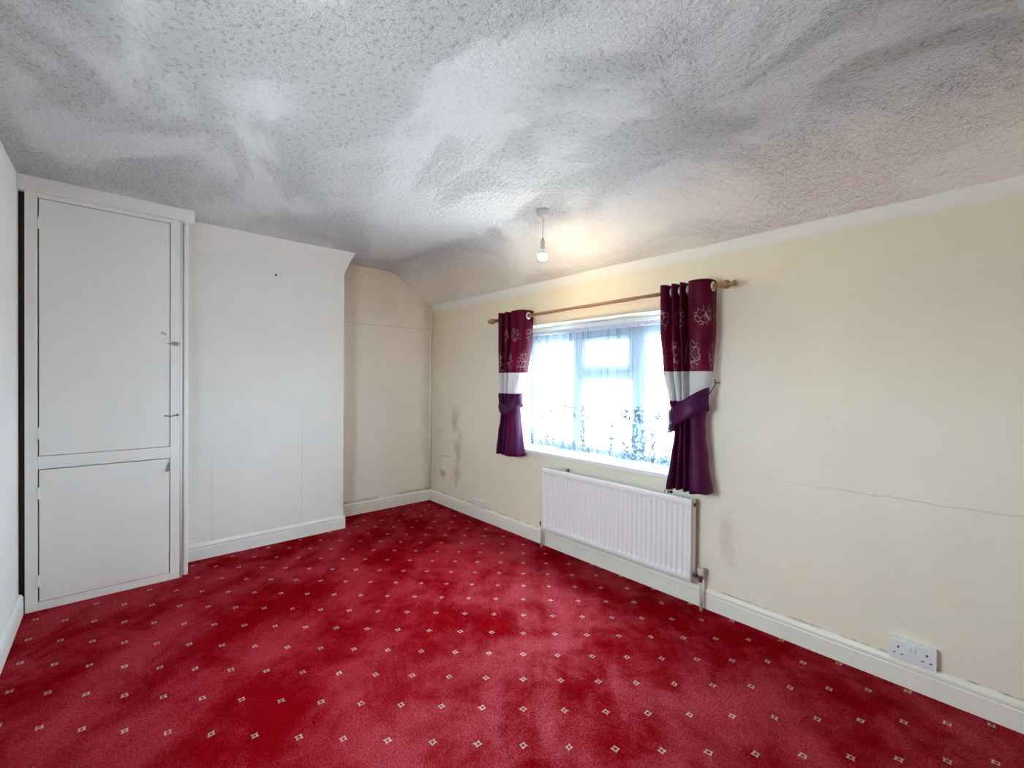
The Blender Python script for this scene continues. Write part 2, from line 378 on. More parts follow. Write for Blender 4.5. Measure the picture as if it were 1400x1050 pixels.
# ceiling: flat, then sloping down to the window wall
def ceil_z(y):
    k = (ZC - ZW) / (YR + 0.425)
    s = (y + 0.425) * k
    r = 0.045
    soft = 0.5 * (s + math.sqrt(s * s + r * r)) - 0.5 * r * 0.2
    return ZC - max(0.0, soft - 0.004) * (1.0)
ys = []
y = YL - 0.05
while y < -0.75: ys.append(y); y += 0.05
while y < YR + 0.06: ys.append(y); y += 0.025
ys.append(YR + 0.06)
xs = [XB - 0.05 + i * 0.04 for i in range(int((XF - XB + 0.1) / 0.04) + 2)]
P = []
for xx in xs:
    row = []
    for yy in ys:
        n1 = noise.noise(Vector((xx * 1.6, yy * 1.6, 3.0))) * 0.006 + noise.noise(Vector((xx * 6, yy * 6, 9.0))) * 0.0022
        row.append((xx, yy, ceil_z(yy) + n1))
    P.append(row)
bm = bmesh.new(); V = grid(bm, P)
ret = bmesh.ops.extrude_face_region(bm, geom=list(bm.faces))
for v in ret['geom']:
    if isinstance(v, bmesh.types.BMVert): v.co.z = 2.55
struct(obj('ceiling', bm, 'artex', smooth=False), 'white textured plaster ceiling sloping down over the window', 'ceiling')
for p in bpy.data.objects['ceiling'].data.polygons: p.use_smooth = abs(p.normal.z) > 0.3

# window wall with its opening
bm = bmesh.new(); YO = 0.30
box(bm, XB - 0.2, WX0, YR, YO, -0.05, 2.5); box(bm, WX1, XF + 0.2, YR, YO, -0.05, 2.5)
box(bm, WX0, WX1, YR, YO, -0.05, WZ0); box(bm, WX0, WX1, YR, YO, WZ1, 2.5)
struct(obj('wall_right', bm, 'wall_cream'), 'cream painted window wall with damp marks and a hairline crack', 'wall')
struct(obj('wall_back', bx(XB - 0.2, XB, YL - 0.2, YR, -0.05, 2.5), 'wall_recess'), 'cream wall at the back of the recess', 'wall')
SX0, SX1, SZ0, SZ1 = 2.40, 3.20, 1.05, 1.60     # small unseen window added in this wall to brighten the room
bm = bmesh.new()
box(bm, XB - 0.2, SX0, YL - 0.2, YL, -0.05, 2.5); box(bm, SX1, XF + 0.2, YL - 0.2, YL, -0.05, 2.5)
box(bm, SX0, SX1, YL - 0.2, YL, -0.05, SZ0); box(bm, SX0, SX1, YL - 0.2, YL, SZ1, 2.5)
struct(obj('wall_left', bm, 'wall_plain'), 'white painted wall beside the cupboard', 'wall')
struct(obj('wall_front', bx(XF, XF + 0.2, YL - 0.2, YR + 0.2, -0.05, 2.5), 'wall_plain'), 'white painted wall behind the viewer', 'wall')

# chimney breast with the plaster flaring out under the ceiling
prof = [(0.0, -0.02), (0.0, 2.165)]
for i in range(1, 9):
    t = i / 8; prof.append((0.072 * t ** 1.15, 2.165 + (ZC + 0.01 - 2.165) * t))
bm = bmesh.new(); rings = []
for d_, z_ in prof:
    rings.append([bm.verts.new(p) for p in ((XB - .02, CHY0 - 0.0, z_), (CHX + d_, CHY0 - 0.0, z_), (CHX + d_, CHY1 + d_, z_), (XB - .02, CHY1 + d_, z_))])
for a_, b_ in zip(rings, rings[1:]):
    for k in range(4): bm.faces.new((a_[k], a_[(k + 1) % 4], b_[(k + 1) % 4], b_[k]))
bm.faces.new(rings[0]); bm.faces.new(rings[-1])
struct(obj('wall_chimney_breast', bm, 'wall_chimney'), 'off-white chimney breast flaring out under the ceiling', 'chimney breast')

# baseboards
SK = [(0, -0.01), (0.015, -0.01), (0.015, 0.076), (0.0125, 0.080), (0.0125, 0.083), (0.0155, 0.087), (0.0150, 0.097), (0.0105, 0.106), (0.006, 0.1115), (0, 0.1125)]
def skirting(name, p0, p1, inward, label):
    bm = bmesh.new(); sweep_profile(bm, SK, p0, p1, inward)
    return struct(obj(name, bm, 'skirting_paint'), label, 'baseboard')
skirting('baseboard_right', (XB, YR), (XF, YR), (0, -1), 'cream moulded baseboard along the window wall')
skirting('baseboard_back', (XB, CHY1), (XB, YR), (1, 0), 'cream baseboard at the back of the recess')
bm = bmesh.new()
sweep_profile(bm, SK, (CHX, CHY0), (CHX, CHY1 + 0.015), (1, 0)); sweep_profile(bm, SK, (XB, CHY1), (CHX + 0.0148, CHY1), (0, 1))
struct(obj('baseboard_chimney', bm, 'white_paint'), 'white moulded baseboard across the chimney breast', 'baseboard')
bm = bmesh.new(); sweep_profile(bm, [(d * 1.4, z) for d, z in SK], (0.56, YL), (XF, YL), (0, 1))
struct(obj('baseboard_left', bm, 'white_paint'), 'white baseboard on the left wall', 'baseboard')
bm = bmesh.new(); tube(bm, [(XB + 0.010, YR - 0.011, 0.11), (XB + 0.010, YR - 0.011, 2.03)], 0.0095, 10)
struct(obj('trim_1', bm, 'skirting_paint', smooth=True), 'thin cream painted pipe in the corner of the recess', 'pipe')

# ------------------------------------------------------------------ window
FY0, FY1 = 0.165, 0.225
win = struct(bpy.data.objects.new('window_1', None), 'white framed window of three lights behind the net', 'window')
C.objects.link(win); win.location = (2.13, 0.2, WZ0)
def fr(name, x0, x1, z0, z1, y0=FY0, y1=FY1, mat='upvc', parent=win, bev=0.006):
    return obj(name, bx(x0, x1, y0, y1, z0, z1, bev=bev), mat, parent)
fr('jamb', WX0, WX0 + 0.055, WZ0 + 0.025, WZ1); fr('jamb', WX1 - 0.055, WX1, WZ0 + 0.025, WZ1)
fr('frame_head', WX0 + 0.055, WX1 - 0.055, 1.600, WZ1); fr('frame_foot', WX0 + 0.055, WX1 - 0.055, WZ0 + 0.025, 0.785)
M1, M2 = (1.795, 1.94), (2.318, 2.472)
for a_, b_ in (M1, M2): fr('mullion', a_ + 0.03, b_ - 0.03, 0.785, 1.600)
fr('transom', M1[1] - 0.03, M2[0] + 0.03, 1.300, 1.355)
def light(x0, x1, z0, z1, sash):
    s = 0.032 if sash else 0.016
    bm = bmesh.new(); yy0, yy1 = FY0 - (0.012 if sash else -0.008), FY1 - 0.01
    box(bm, x0, x0 + s, yy0, yy1, z0, z1, 0.004); box(bm, x1 - s, x1, yy0, yy1, z0, z1, 0.004)
    box(bm, x0 + s, x1 - s, yy0, yy1, z0, z0 + s, 0.004); box(bm, x0 + s, x1 - s, yy0, yy1, z1 - s, z1, 0.004)
    o = obj('sash' if sash else 'glazing_bead', bm, 'upvc', win)
    p = obj('pane', bx(x0 + s - .004, x1 - s + .004, 0.195, 0.199, z0 + s - .004, z1 - s + .004), 'window_glass', o)
    p.matrix_parent_inverse = Matrix.Identity(4)
    if sash:
        hd = obj('handle', bx((x0 + x1) / 2 - 0.05, (x0 + x1) / 2 + 0.05, yy0 - 0.02, yy0, z0 + 0.008, z0 + 0.024, bev=0.004), 'white_plastic', o)
        hd.matrix_parent_inverse = Matrix.Identity(4)
    # sub-parts hang on a part whose own origin carries the window offset
    for ch in o.children: ch.matrix_parent_inverse = (Matrix.Translation(win.location) @ Matrix.Translation(-win.location)).inverted()
light(WX0 + 0.055, M1[0] + 0.03, 0.785, 1.600, False)
light(M1[1] - 0.03, M2[0] + 0.03, 1.355, 1.600, True)
light(M1[1] - 0.03, M2[0] + 0.03, 0.785, 1.300, False)
light(M2[1] - 0.03, WX1 - 0.055, 0.785, 1.600, False)
bm = bmesh.new(); box(bm, WX0 + 0.001, WX1 - 0.001, -0.022, FY1, WZ0 + 0.0, WZ0 + 0.025, 0.005)
box(bm, WX0 - 0.012, WX1 + 0.012, -0.024, YR, WZ0 - 0.004, WZ0 + 0.0255, 0.006)
obj('window_sill', bm, 'sill_gloss', win)
obj('outer_sill', bx(WX0, WX1, FY1, 0.345, WZ0 - 0.01, WZ0 + 0.015), 'upvc', win)

# added fill-light window, unseen, behind the viewer's left shoulder
fill_win = struct(bpy.data.objects.new('fill_window', None), 'small unseen window added in the left wall for fill light', 'window')
C.objects.link(fill_win); fill_win.location = (2.80, YL - 0.13, SZ0)
bm = bmesh.new(); yy0, yy1 = YL - 0.17, YL - 0.10
box(bm, SX0, SX0 + 0.05, yy0, yy1, SZ0, SZ1, 0.005); box(bm, SX1 - 0.05, SX1, yy0, yy1, SZ0, SZ1, 0.005)
box(bm, SX0 + 0.05, SX1 - 0.05, yy0, yy1, SZ0, SZ0 + 0.05, 0.005); box(bm, SX0 + 0.05, SX1 - 0.05, yy0, yy1, SZ1 - 0.05, SZ1, 0.005)
obj('window_frame', bm, 'upvc', fill_win)
a_, b_ = SX0 + 0.05, SX1 - 0.05; obj('pane', bx(a_, b_, YL - 0.137, YL - 0.133, SZ0 + 0.05, SZ1 - 0.05), 'window_glass', fill_win)
obj('window_sill', bx(SX0 - 0.02, SX1 + 0.02, YL - 0.10, YL + 0.03, SZ0 - 0.022, SZ0, bev=0.004), 'sill_gloss', fill_win)

# net curtain
NX0, NX1 = WX0 + 0.012, WX1 - 0.012
def net_y(x, z):
    t = (z - 0.738) / 0.91; i = (x - NX0) / (NX1 - NX0) * 620
    p_ = 0.47 * i + 5.0 * noise.noise(Vector((i * 0.05, 5.0, 0))) + 0.9 * noise.noise(Vector((i * 0.012, t * 1.1, 7.0)))
    amp = 0.009 + 0.008 * noise.noise(Vector((i * 0.02, t * 1.4, 1.0)))
    return 0.126 + amp * math.sin(p_) + 0.004 * noise.noise(Vector((i * 0.03, t * 3, 0)))
bm = bmesh.new(); P = []; nx = 620
for z_ in [0.738, 0.76, 0.80, 0.85, 0.92, 1.0, 1.1, 1.2, 1.3, 1.4, 1.48, 1.55, 1.60, 1.63, 1.646]:
    row = []
    for i in range(nx + 1):
        xx = NX0 + (NX1 - NX0) * i / nx
        row.append((xx, net_y(xx, z_), z_ + (0.006 * abs(math.sin(i * 0.13)) if z_ < 0.74 else 0)))
    P.append(row)
grid(bm, P)
net = thing('net_curtain', 'gathered white net curtain with floral lace hem in the window', 'net curtain', (2.13, 0.128, 0.738))
obj('lace_panel', bm, 'net_lace', net, smooth=True)
bm = bmesh.new(); P = []                      # ruched heading on the wire
for k in range(7):
    row = []
    for i in range(nx + 1):
        xx = NX0 + (NX1 - NX0) * i / nx; a_ = PI * k / 6
        rr = 0.008 + 0.005 * math.sin(i * 0.9 + 3 * noise.noise(Vector((i * .05, 0, 2)))) + 0.003 * math.sin(i * 2.1)
        row.append((xx, 0.124 - rr * math.sin(a_), 1.662 - (0.014 + 0.003 * math.sin(i * 0.61 + 2)) * math.cos(a_) + 0.002 * math.sin(i * 1.3)))
    P.append(row)
grid(bm, P); obj('ruched_heading', bm, 'net_heading', net, smooth=True)
# embroidered sprigs standing on the hem and scattered flowers above
bm = bmesh.new(); rn = random.Random(21)
def leaf(x, z, a, L):
    y = net_y(x, z) - 0.0025; ca, sa = math.cos(a), math.sin(a)
    V = [bm.verts.new((x + ca * u_ * L - sa * v_ * L, y, z + sa * u_ * L + ca * v_ * L)) for u_, v_ in ((0, 0), (0.35, -0.26), (0.75, -0.2), (1.05, 0), (0.75, 0.2), (0.35, 0.26))]
    bm.faces.new(V)
x = NX0 + 0.03
while x < NX1 - 0.03:
    H = rn.choice((0.07, 0.11, 0.15, 0.20, 0.23)); n = int(H / 0.011)
    for k in range(n):
        zz = 0.75 + H * k / n; sp_ = 0.016 * (1 - 0.5 * k / n)
        for sgn in (-1, 1):
            if rn.random() < 0.85: leaf(x + rn.uniform(-sp_, sp_), zz + rn.uniform(-.004, .004), PI / 2 + sgn * rn.uniform(0.4, 1.3), rn.uniform(0.020, 0.032))
    x += rn.uniform(0.045, 0.13)
x = NX0 + 0.01
while x < NX1 - 0.01:                         # dense scalloped hem
    hh = 0.022 + 0.02 * abs(math.sin(x * 21))
    for k in range(int(hh / 0.005)): leaf(x + rn.uniform(-.006, .006), 0.745 + k * 0.005, rn.uniform(0, PI), rn.uniform(0.008, 0.013))
    x += 0.010
for x in (1.53, 1.60, 1.78, 1.845, 1.965, 2.30, 2.345, 2.405, 2.43, 2.56, 2.70):
    zc = 1.035 + rn.uniform(-.02, .02)
    for k in range(16): leaf(x + rn.uniform(-.02, .02), zc + rn.uniform(-.05, .05), rn.uniform(0, 2 * PI), rn.uniform(0.018, 0.030))
em_ = obj('floral_embroidery', bm, 'net_embroidery', net); em_['kind'] = 'stuff'
bm = bmesh.new(); tube(bm, [(WX0, 0.128, 1.665), (WX1, 0.128, 1.665)], 0.004, 8)
obj('curtain_wire', bm, 'white_plastic', net, smooth=True)

# ------------------------------------------------------------------ curtain pole
PY = -0.090
def pz(x): return 1.774 + (x - 1.084) * (0.0185 / 2.056)
pole = thing('curtain_pole', 'pine curtain pole with turned finials above the window', 'curtain pole', (2.11, PY, 1.78))
ax = Vector((1, 0, pz(2) - pz(1))).normalized()
bm = bmesh.new(); lathe(bm, [(0, 0.0135), (1.86, 0.0135)], (1.17, PY, pz(1.17)), ax, 20); obj('rod', bm, 'pole_wood', pole, smooth=True)
FIN = [(0, 0.0137), (0.004, 0.018), (0.010, 0.018), (0.013, 0.0145), (0.018, 0.0165), (0.026, 0.021), (0.038, 0.0245), (0.048, 0.0225), (0.056, 0.015), (0.060, 0.012), (0.066, 0.0125), (0.072, 0.0155), (0.080, 0.0155), (0.086, 0.011), (0.089, 0.0)]
bm = bmesh.new(); lathe(bm, FIN, (3.03, PY, pz(3.03)), ax, 24); obj('finial', bm, 'pole_wood', pole, smooth=True)
bm = bmesh.new(); lathe(bm, FIN, (1.17, PY, pz(1.17)), -ax, 24); obj('finial', bm, 'pole_wood', pole, smooth=True)
for xb in (1.30, 2.865):
    bm = bmesh.new(); lathe(bm, [(0, 0.026), (0.008, 0.026), (0.014, 0.012), (0.085, 0.011), (0.088, 0.018), (0.1045, 0.018)], (xb, YR, pz(xb)), (0, -1, 0), 20)
    obj('bracket', bm, 'pole_wood', pole, smooth=True)

# ------------------------------------------------------------------ curtains
def catmull(pts, n):
    out = []
    pts = [Vector(p) for p in pts]
    for i in range(len(pts) - 1):
        p0 = pts[max(i - 1, 0)]; p1 = pts[i]; p2 = pts[i + 1]; p3 = pts[min(i + 2, len(pts) - 1)]
        for k in range(n):
            t = k / n
            out.append(0.5 * ((2 * p1) + (p2 - p0) * t + (2 * p0 - 5 * p1 + 4 * p2 - p3) * t * t + (3 * p1 - p0 - 3 * p2 + p3) * t ** 3))
    out.append(pts[-1]); return out
def lerp_tab(tab, z):
    for (z0, *a), (z1, *b) in zip(tab, tab[1:]):
        if z >= z1:
            t = max(0, min(1, (z0 - z) / (z0 - z1))); t = t * t * (3 - 2 * t)
            return [p + (q_ - p) * t for p, q_ in zip(a, b)]
    return tab[-1][1:]
def curtain(name, label, plan, tab, ztop, zbot, crossings, seed, loc):
    """plan: fold line seen from above, at the top; tab: (z, xleft, xright, depth factor)"""
    c = catmull(plan, 9); x0 = min(p[0] for p in plan); x1 = max(p[0] for p in plan)
    arc = [0.0]
    for a_, b_ in zip(c, c[1:]): arc.append(arc[-1] + (b_ - a_).length)
    nz = 64; bm = bmesh.new(); P = []
    for i in range(nz + 1):
        z_ = ztop + (zbot - ztop) * i / nz
        xl, xr, df_ = lerp_tab(tab, z_); row = []
        for j, p in enumerate(c):
            s = (p[0] - x0) / (x1 - x0)
            wob = noise.noise(Vector((s * 6 + seed, z_ * 2.2, 0))) * 0.010 * min(1, (ztop - z_) * 3)
            zz = z_
            if i == nz: zz += 0.012 * noise.noise(Vector((s * 4, seed, 1)))
            row.append((xl + (xr - xl) * s + wob, PY + (p[1] - PY) * df_ + wob * 0.8, zz))
        P.append(row)
    V = grid(bm, P)
    uvl = bm.loops.layers.uv.new('UVMap'); idx = {}
    for i, r in enumerate(V):
        for j, v in enumerate(r): idx[v] = (arc[j] + seed * 0.37, ztop + (zbot - ztop) * i / nz)
    for fce in bm.faces:
        for lp in fce.loops: lp[uvl].uv = idx[lp.vert]
    root = thing(name, label, 'curtain', loc, 'curtains either side of the window')
    o = obj('drape', bm, 'curtain_fabric', root, smooth=True)
    sm = o.modifiers.new('thickness', 'SOLIDIFY'); sm.thickness = 0.003; sm.offset = 0
    for xx, nrm in crossings:
        bm = bmesh.new(); torus(bm, (xx, PY, pz(xx)), nrm, 0.0215, 0.0055)
        obj('eyelet', bm, 'silver_ring', root, smooth=True)
    return root
def tieback(root, cx, cy, a, b, zf, hf, hook):
    """band looped round the drape: zf/hf give centre height and half height at angle t"""
    bm = bmesh.new(); P = []; n = 56
    for i in range(n + 1):
        t = 2 * PI * i / n
        xx, yy = cx + a * math.cos(t), cy + b * math.sin(t)
        zc, hh = zf(math.cos(t), math.sin(t)), hf(math.cos(t), math.sin(t)); fl_ = 0.005
        P.append([(xx + math.cos(t) * fl_ * k * k, yy + math.sin(t) * fl_ * k * k, zc + hh * k) for k in (-1, -0.5, 0, 0.5, 1)])
    grid(bm, P); bmesh.ops.remove_doubles(bm, verts=bm.verts, dist=1e-5)
    o = obj('tieback', bm, 'tieback_fabric', root, smooth=True)
    sm = o.modifiers.new('thickness', 'SOLIDIFY'); sm.thickness = 0.004; sm.offset = 0
    bm = bmesh.new(); hx, hy, hz = hook
    tube(bm, [(hx, YR, hz), (hx, YR - 0.04, hz), (hx, YR - 0.055, hz - 0.006), (hx, YR - 0.06, hz + 0.004), (hx, YR - 0.055, hz + 0.016)], 0.0035, 8)
    obj('tieback_hook', bm, 'worn_brass', root, smooth=True)
    bm = bmesh.new(); tube(bm, [(hx, YR - 0.05, hz), (hx - 0.008, YR - 0.06, hz - 0.03), (cx + a * 0.93, cy + 0.02, zf(1, 0) + 0.01)], 0.003, 6)
    obj('tieback_loop', bm, 'tieback_fabric', root, smooth=True)

planR = [(2.700, -.035), (2.716, -.075), (2.722, -.145), (2.752, -.145), (2.765, -.06), (2.780, -.05), (2.787, -.14), (2.806, -.14), (2.816, -.055), (2.830, -.055), (2.838, -.14), (2.852, -.143), (2.862, -.07), (2.872, -.06), (2.884, -.13), (2.900, -.152), (2.950, -.155), (2.985, -.135), (2.998, -.090), (2.990, -.030)]
tabR = [(1.84, 2.700, 2.998, 1.0), (1.60, 2.706, 2.996, 0.95), (1.34, 2.728, 2.990, 0.85), (1.17, 2.758, 2.965, 0.72), (1.06, 2.785, 2.950, 0.62), (0.98, 2.788, 2.955, 0.62), (0.85, 2.775, 2.972, 0.75), (0.66, 2.757, 3.000, 0.95)]
cr = curtain('eyelet_curtain', 'plum eyelet curtain at the right end of the pole, hanging past the radiator end', planR, tabR, 1.828, 0.672,
             [(2.759, (1, 0.25, 0)), (2.784, (1, -.2, 0)), (2.811, (1, .2, 0)), (2.834, (1, -.2, 0)), (2.858, (1, .2, 0)), (2.878, (1, -.2, 0)), (2.998, (1, 0.08, 0))], 1.0, (2.85, PY, 0.67))
tieback(cr, 2.868, -0.090, 0.108, 0.075, lambda c, s: 1.115 + 0.075 * c, lambda c, s: 0.058, (2.995, 0, 1.275))
planL = [(1.250, -.035), (1.258, -.09), (1.268, -.145), (1.300, -.145), (1.314, -.06), (1.330, -.05), (1.345, -.14), (1.375, -.145), (1.392, -.06), (1.408, -.055), (1.424, -.14), (1.450, -.155), (1.515, -.155), (1.550, -.135), (1.565, -.090), (1.560, -.030)]
tabL = [(1.84, 1.262, 1.576, 1.0), (1.60, 1.264, 1.570, 0.95), (1.34, 1.268, 1.528, 0.85), (1.16, 1.276, 1.488, 0.75), (1.04, 1.292, 1.462, 0.62), (0.95, 1.290, 1.466, 0.66), (0.85, 1.276, 1.476, 0.78), (0.67, 1.256, 1.488, 0.95)]
cl = curtain('eyelet_curtain', 'plum eyelet curtain at the left end of the pole, toward the recess', planL, tabL, 1.822, 0.672,
             [(1.270, (1, -.25, 0)), (1.320, (1, .25, 0)), (1.350, (1, -.25, 0)), (1.398, (1, .25, 0)), (1.428, (1, -.25, 0)), (1.575, (1, 0.08, 0))], 2.0, (1.4, PY, 0.67))
tieback(cl, 1.378, -0.090, 0.118, 0.072, lambda c, s: 1.095 + 0.035 * c * c - 0.055 * max(0, -s) ** 3, lambda c, s: 0.044, (1.235, 0, 1.15))

# ------------------------------------------------------------------ radiator
RX0, RX1, RZ0, RZ1, RY = 1.727, 2.893, 0.157, 0.620, -0.088
rad = thing('radiator', 'white ribbed panel radiator under the window sill', 'radiator', ((RX0 + RX1) / 2, -0.05, RZ0))
NF = 34; px0, px1 = RX0 + 0.022, RX1 - 0.022; pitchx = (px1 - px0) / NF
xs = [RX0, RX0 + 0.006]
for i in range(NF):
    for t in (0.08, 0.24, 0.36, 0.5, 0.64, 0.76, 0.92): xs.append(px0 + (i + t) * pitchx)
xs += [RX1 - 0.006, RX1]
zs = [RZ0, RZ0 + 0.004, RZ0 + 0.026, RZ0 + 0.034, RZ0 + 0.040, RZ0 + 0.046, RZ0 + 0.054]
zs += [RZ0 + 0.054 + (RZ1 - RZ0 - 0.108) * k / 3 for k in (1, 2)] + [RZ1 - (z_ - RZ0) for z_ in reversed(zs[:7])]
def endmask(z_):
    a_ = min(z_ - RZ0, RZ1 - z_); t = max(0, min(1, (a_ - 0.026) / 0.026)); return t * t * (3 - 2 * t)
P = []
for z_ in zs:
    row = []
    for xx in xs:
        t = (xx - px0) / pitchx
        f_ = t - math.floor(t); prf = 0.0
        if 0 <= t <= NF: prf = max(0.0, min(1.0, (0.42 - abs(f_ - 0.5)) / 0.18)); prf = prf * prf * (3 - 2 * prf)
        edge = 0.004 if (z_ in (zs[0], zs[-1]) or xx in (xs[0], xs[-1])) else 0.0
        row.append((xx, RY + 0.012 * prf * endmask(z_) + edge, z_))
    P.append(row)
bm = bmesh.new(); grid(bm, P)
pn = obj('front_panel', bm, 'radiator_enamel', rad, smooth=True)
obj('back_panel', bx(RX0 + 0.002, RX1 - 0.002, RY + 0.0135, RY + 0.020, RZ0 + 0.002, RZ1 - 0.002, bev=0.002), 'radiator_enamel', rad)
bm = bmesh.new(); fp = []
nfin = 58
for i in range(nfin * 2 + 1):
    xx = RX0 + 0.06 + (RX1 - RX0 - 0.12) * i / (nfin * 2); fp.append((xx, RY + 0.021 + (0.030 if (i // 1) % 2 else 0.0)))
grid(bm, [[(x_, y_, RZ0 + 0.03) for x_, y_ in fp], [(x_, y_, RZ1 - 0.03) for x_, y_ in fp]])
o = obj('convector_fins', bm, 'radiator_enamel', rad); sm = o.modifiers.new('thickness', 'SOLIDIFY'); sm.thickness = 0.001
for xa, xb in ((RX0 + 0.001, RX0 + 0.010), (RX1 - 0.010, RX1 - 0.001)):
    obj('end_panel', bx(xa, xb, RY + 0.020, RY + 0.060, RZ0 + 0.004, RZ1 - 0.004, bev=0.002), 'radiator_enamel', rad)
bm = bmesh.new()
box(bm, RX0 + 0.01, RX1 - 0.01, RY + 0.022, RY + 0.026, RZ1 - 0.012, RZ1 - 0.002); box(bm, RX0 + 0.01, RX1 - 0.01, RY + 0.054, RY + 0.058, RZ1 - 0.012, RZ1 - 0.002)
for i in range(70):
    xx = RX0 + 0.02 + i * (RX1 - RX0 - 0.04) / 69; box(bm, xx - 0.002, xx + 0.002, RY + 0.026, RY + 0.054, RZ1 - 0.010, RZ1 - 0.004)
g_ = obj('top_grille', bm, 'radiator_enamel', rad)
bm = bmesh.new(); lathe(bm, [(0, 0.011), (0.003, 0.011), (0.006, 0.007), (0.0061, 0.0)], (RX1 - 0.001, RY + 0.042, RZ1 - 0.035), (1, 0, 0), 14); obj('bleed_plug', bm, 'worn_brass', rad, smooth=True)
bm = bmesh.new(); lathe(bm, [(0, 0.011), (0.003, 0.011), (0.006, 0.007), (0.0061, 0.0)], (RX0 + 0.001, RY + 0.042, RZ1 - 0.035), (-1, 0, 0), 14); obj('blanking_plug', bm, 'worn_brass', rad, smooth=True)
for xb in (RX0 + 0.18, RX1 - 0.18):
    bm = bmesh.new(); box(bm, xb - 0.012, xb + 0.012, RY + 0.06, YR - 0.001, RZ1 - 0.30, RZ1 + 0.004); box(bm, xb - 0.012, xb - 0.009, RY + 0.04, YR - 0.001, RZ1 - 0.02, RZ1 + 0.014); box(bm, xb + 0.009, xb + 0.012, RY + 0.04, YR - 0.001, RZ1 - 0.02, RZ1 + 0.014)
    obj('wall_bracket', bm, 'radiator_enamel', rad)
def valve(xe, sgn, name_head, xv, head_top):
    yv = RY + 0.040; zv = RZ0 + 0.032
    v_ = bmesh.new(); lathe(v_, [(0, 0.009), (0.008, 0.009), (0.008, 0.012), (0.020, 0.012), (0.020, 0.008), (abs(xv - xe), 0.008)], (xe, yv, zv), (sgn, 0, 0), 12)
    lathe(v_, [(-0.026, 0.010), (-0.010, 0.010), (-0.010, 0.0125), (0.004, 0.0125), (0.012, 0.010), (0.016, 0.008)], (xv, yv, zv), (0, 0, 1), 14)
    vb = obj('valve_body', v_, 'worn_brass', rad, smooth=False)
    hdm = bmesh.new(); lathe(hdm, [(0.014, 0.0120), (0.016, 0.0150), (0.034, 0.0175), (head_top - 0.006, 0.0185), (head_top - 0.001, 0.017), (head_top, 0.0)], (xv, yv, zv), (0, 0, 1), 18)
    obj(name_head, hdm, 'lime_pipe' if sgn > 0 else 'white_plastic', rad, smooth=False)
    pm = bmesh.new(); tube(pm, [(xv, yv, zv - 0.02), (xv - 0.001, yv + 0.004, zv - 0.08), (xv + 0.002 * sgn, yv + 0.008, -0.005)], 0.0085, 12)
    obj('feed_pipe', pm, 'lime_pipe', rad, smooth=True)
valve(RX1 - 0.002, 1, 'valve_cap', 2.932, 0.052)
valve(RX0 + 0.002, -1, 'lockshield_cap', 1.694, 0.040)

# ------------------------------------------------------------------ pendant light
LX, LY = 2.113, -0.492
lamp = thing('pendant_light', 'bare lit bulb hanging on a short flex from a round ceiling rose', 'pendant light', (LX, LY, 2.03))
zr = ZC - 0.004
bm = bmesh.new(); lathe(bm, [(0.006, 0.044), (0, 0.044), (-0.007, 0.043), (-0.009, 0.039), (-0.026, 0.036), (-0.034, 0.024), (-0.042, 0.010), (-0.0425, 0.0)], (LX, LY, zr), (0, 0, 1), 32)
obj('ceiling_rose', bm, 'aged_plastic', lamp, smooth=True)
bm = bmesh.new(); tube(bm, [(LX, LY, zr - 0.03), (LX + .001, LY, 2.25), (LX, LY, 2.165)], 0.0032, 8); obj('flex', bm, 'cable_white', lamp, smooth=True)
bm = bmesh.new(); lathe(bm, [(0.0, 0.005), (-0.006, 0.009), (-0.022, 0.0115), (-0.0225, 0.0150), (-0.032, 0.0150), (-0.0325, 0.0125), (-0.060, 0.0135), (-0.062, 0.0155), (-0.068, 0.0155), (-0.070, 0.012)], (LX, LY, 2.168), (0, 0, 1), 24)
obj('lamp_holder', bm, 'aged_plastic', lamp)
cap = [(0.045, 0.0105), (0.036, 0.0110)] + [(0.0285 * math.cos(math.radians(t_)), 0.0285 * math.sin(math.radians(t_))) for t_ in range(24, 73, 8)]  # opaque upper globe, shaped to keep the bulb's light off the ceiling
bm = bmesh.new(); lathe(bm, cap, (LX, LY, 2.053), (0, 0, 1), 28); obj('bulb_base_shield', bm, 'white_plastic', lamp, smooth=True)
dome = [(0.0290 * math.cos(math.radians(t_)), 0.0290 * math.sin(math.radians(t_)) if t_ < 180 else 0.0) for t_ in range(72, 181, 9)]
bm = bmesh.new(); lathe(bm, dome, (LX, LY, 2.053), (0, 0, 1), 28); obj('bulb', bm, 'lit_bulb', lamp, smooth=True)

